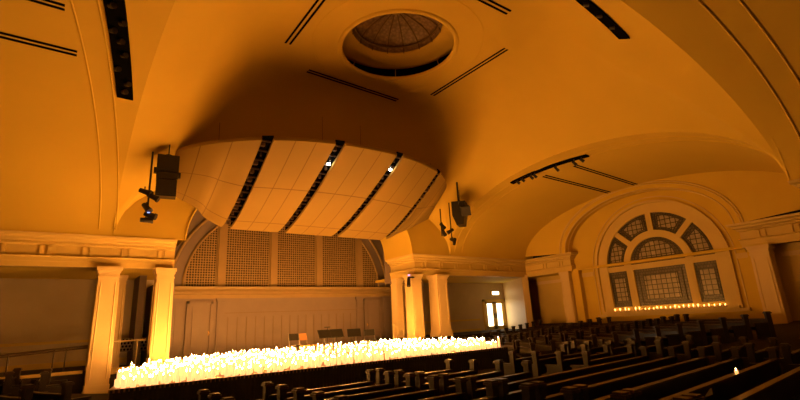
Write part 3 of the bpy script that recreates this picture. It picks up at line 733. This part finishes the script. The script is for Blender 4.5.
for k in range(rows):
    y = 7.05-.56*k
    specs = [(-1.6, 1.75, 'far left block'), (2.65, 4.47, 'block at bottom centre left'), (4.66, xl(k), 'block just left of centre aisle'),
             (8.45+.10*k, 10.6+.05*k, 'block just right of centre aisle'), (10.80+.05*k, min(13.0, CPX+(CPY-y)*.80), 'outer right block')]
    if k >= 4: specs = specs[:2]+[(4.66, 10.2, 'long pew spanning the centre'), specs[4]]
    for a, c, where in specs:
        if y < 2.6 and a < 2.6 and False: continue
        if a < 2 and y < 3: continue
        if abs(a) < 3 and y < 1.9: continue
        if y < 2.9 and a > 10: c = min(c, 13.0)
        pts = [(a+(c-a)*i/4, y+.07*max(0, a+(c-a)*i/4-4.6)) for i in range(5)]
        pew(pts, [(0, -1)]*5, floorz, 'straight dark pew, %s row from the stage, %s' % (ORD[k], where))
for k in range(12):
    R = 6.0+.55*k
    for a0, a1, where in ((-45, -28, 'nearest block'), (-26, -10.5, 'middle block'), (-8, 6.5, 'block by far columns')):
        n = 8
        P = [(CPX+R*math.cos(math.radians(a0+(a1-a0)*i/n)), CPY+R*math.sin(math.radians(a0+(a1-a0)*i/n))) for i in range(n+1)]
        if P[0][1] < 3.4: pass
        N = [(math.cos(math.radians(a0+(a1-a0)*i/n)), math.sin(math.radians(a0+(a1-a0)*i/n))) for i in range(n+1)]
        if max(p[0] for p in P) > 18.4 and max(p[1] for p in P) > 14.5: continue
        pew(P, N, floorz, 'curved dark pew, %s row out toward the arched window, %s' % (ORD[k], where))
for k in range(4):
    for a0, a1, where in ((189, 206, 'end nearest the viewer'), (172, 183, 'end by the columns')):
        n = 8; R = (6.95 if a0 > 180 else 6.6)+.56*k
        P = [(CPX+R*math.cos(math.radians(a0+(a1-a0)*i/n)), CPY+R*math.sin(math.radians(a0+(a1-a0)*i/n))) for i in range(n+1)]
        N = [(math.cos(math.radians(a0+(a1-a0)*i/n)), math.sin(math.radians(a0+(a1-a0)*i/n))) for i in range(n+1)]
        pew(P, N, floorz, 'curved dark pew left of the stage, %s row out, %s' % (ORD[k], where))

# ------------------------------------------------------------------ handrails
hr = empty('handrail', (0, 0, 0), 'dark metal handrail along the raised aisle at far left', 'railing')
b = MB(); b.tube((-4, 15.3, -.44), (.8, 15.3, -.16), .025); b.tube((-4, 15.3, -.49), (.8, 15.3, -.21), .018); b.build('rail', M['rail'], hr)
for x in (-4, -3, -2, -1.15, -.85, .05, .3):
    b = MB(); b.tube((x, 15.3, -.78), (x, 15.3, -.44+.058*(x+4)), .016); b.build('post', M['rail'], hr)
hr = empty('handrail', (0, 0, 0), 'pale handrail with white posts beside the stage, left behind the candles', 'railing')
b = MB(); b.tube((.9, 15.75, -.12), (2.2, 15.75, -.08), .022); b.build('rail', M['colpaint'], hr)
for x in (1.0, 1.98):
    b = MB(); b.tube((x, 15.75, -.86), (x, 15.75, -.1), .022); b.build('post', M['colpaint'], hr)
mb = MB(); mb.box(.9, 2.75, 15.5, 18, -1.4, -.86); mb.box(.9, 2.7, 15.44, 15.5, -.95, -.78, 1); struct(mb, 'floor_side_steps', [M['floor'], M['trimpaint']])
b = MB(); b.box(1.35, 2.55, 17.0, 17.05, -.42, -.02)
for i in range(12):
    for j in range(4):
        cx, cz = 1.42+.095*i+(.045 if j % 2 else 0), -.36+.095*j
        b.add([(cx+.035*math.cos(t), 16.995, cz+.038*math.sin(t)) for t in [math.pi/3*q for q in range(6)]], [tuple(range(6))], 1)
tag(b.build('vent_grille', [M['nichepaint'], M['blackvoid']]), 'low grille pierced with dark round holes behind the left columns', 'grille')
hr = empty('stair_rail', (0, 0, 0), 'pale stair rail behind the glowing columns at the right of the stage', 'railing')
b = MB(); b.tube((11.0, 15.6, -.05), (11.5, 15.6, -.3), .015); b.build('rail', M['colpaint'], hr)
for x, z in ((11.0, -.05), (11.5, -.3)):
    b = MB(); b.tube((x, 15.6, -.86), (x, 15.6, z), .015); b.build('post', M['colpaint'], hr)

# ------------------------------------------------------------------ music stands, chairs
def stand(x, y, rz, label, h=.62):
    e = empty('music_stand', (x, y, ST), label, 'music stand', rz=math.radians(rz))
    b = MB(); c, s = math.cos(.45), math.sin(.45)
    b.obox((0, 0, h), (.21, 0, 0), (0, s*.13, c*.13), (0, .004, -.002)); b.obox((0, -.07, h-.11), (.21, 0, 0), (0, .03, 0), (0, 0, .006)); b.build('desk', M['black'], e)
    b = MB(); b.tube((0, 0, .12), (0, .01, h), .010); b.build('pole', M['black'], e)
    for k in range(3):
        a = 2.1*k+.5; b = MB(); b.tube((0, 0, .14), (.17*math.cos(a), .17*math.sin(a), .008), .008); b.build('leg', M['black'], e)
stand(6.47, 12.75, 12, 'leftmost black music stand among the candles', .66)
stand(6.95, 12.85, 0, 'front centre black music stand', .66)
stand(7.1, 13.35, -4, 'black music stand standing just behind the centre one', .64)
stand(7.50, 12.75, -20, 'rightmost black music stand, desk tilted right', .64)
def chair(x, y, rz, label, pad):
    e = empty('chair', (x, y, ST), label, 'chair', rz=math.radians(rz)); w_, d_ = .16, .15; e.scale = (1.12, 1.12, 1.15)
    b = MB(); b.box(-w_, w_, -d_, d_, .29, .325); b.build('seat', pad, e)
    b = MB(); b.obox((0, d_+.035, .53), (w_, 0, 0), (0, .01, .0), (0, .02, .085)); b.build('backrest', pad, e)
    for sx in (-1, 1):
        b = MB(); b.tube((sx*w_, -d_, 0), (sx*w_, -d_, .30), .012); b.build('leg', M['steel'], e)
        b = MB(); b.tube((sx*w_, d_+.03, 0), (sx*w_, d_, .3), .012); b.tube((sx*w_, d_, .3), (sx*w_, d_+.06, .62), .012); b.build('leg', M['steel'], e)
    b = MB(); b.tube((-w_, -d_, .15), (w_, -d_, .15), .008); b.build('stretcher', M['steel'], e)
chair(6.02, 13.6, 10, 'chrome framed chair with dark back left of the music stands', M['black'])
chair(6.12, 13.05, 30, 'chrome framed chair with tan pad in front of the dark chair on the stage', M['leather'])
chair(7.3, 13.75, 10, 'chrome framed chair behind the cluster of music stands', M['black'])
chair(8.35, 13.1, -15, 'chrome framed chair with dark back right of the music stands', M['black'])
e = empty('microphone_stand', (7.02, 13.6, ST), 'thin microphone stand rising behind the music stands', 'microphone stand')
b = MB(); b.tube((0, 0, 0), (0, 0, .84), .008); b.lathe([(.001, 0), (.11, 0), (.11, .012), (.001, .02)], n=16); b.build('pole', M['black'], e)
b = MB(); b.tube((-.10, 0, .85), (.10, 0, .85), .014); b.build('microphone', M['black'], e)

# ------------------------------------------------------------------ small things on the near pews
b = candle_mesh(.035, .06)
o = b.build('candle', [M['wax'], M['flame']], loc=(7.9, 2.79, -.929)); o.scale = (.7, .7, .6); tag(o, 'lone small lit candle on a pew at lower right', 'candle')
b = MB(); b.box(6.50, 6.72, 2.685, 2.695, -1.06, -.985); o = b.build('paper_card', M['paper'])
tag(o, 'white paper card tucked on the back of a near pew at lower right', 'card')
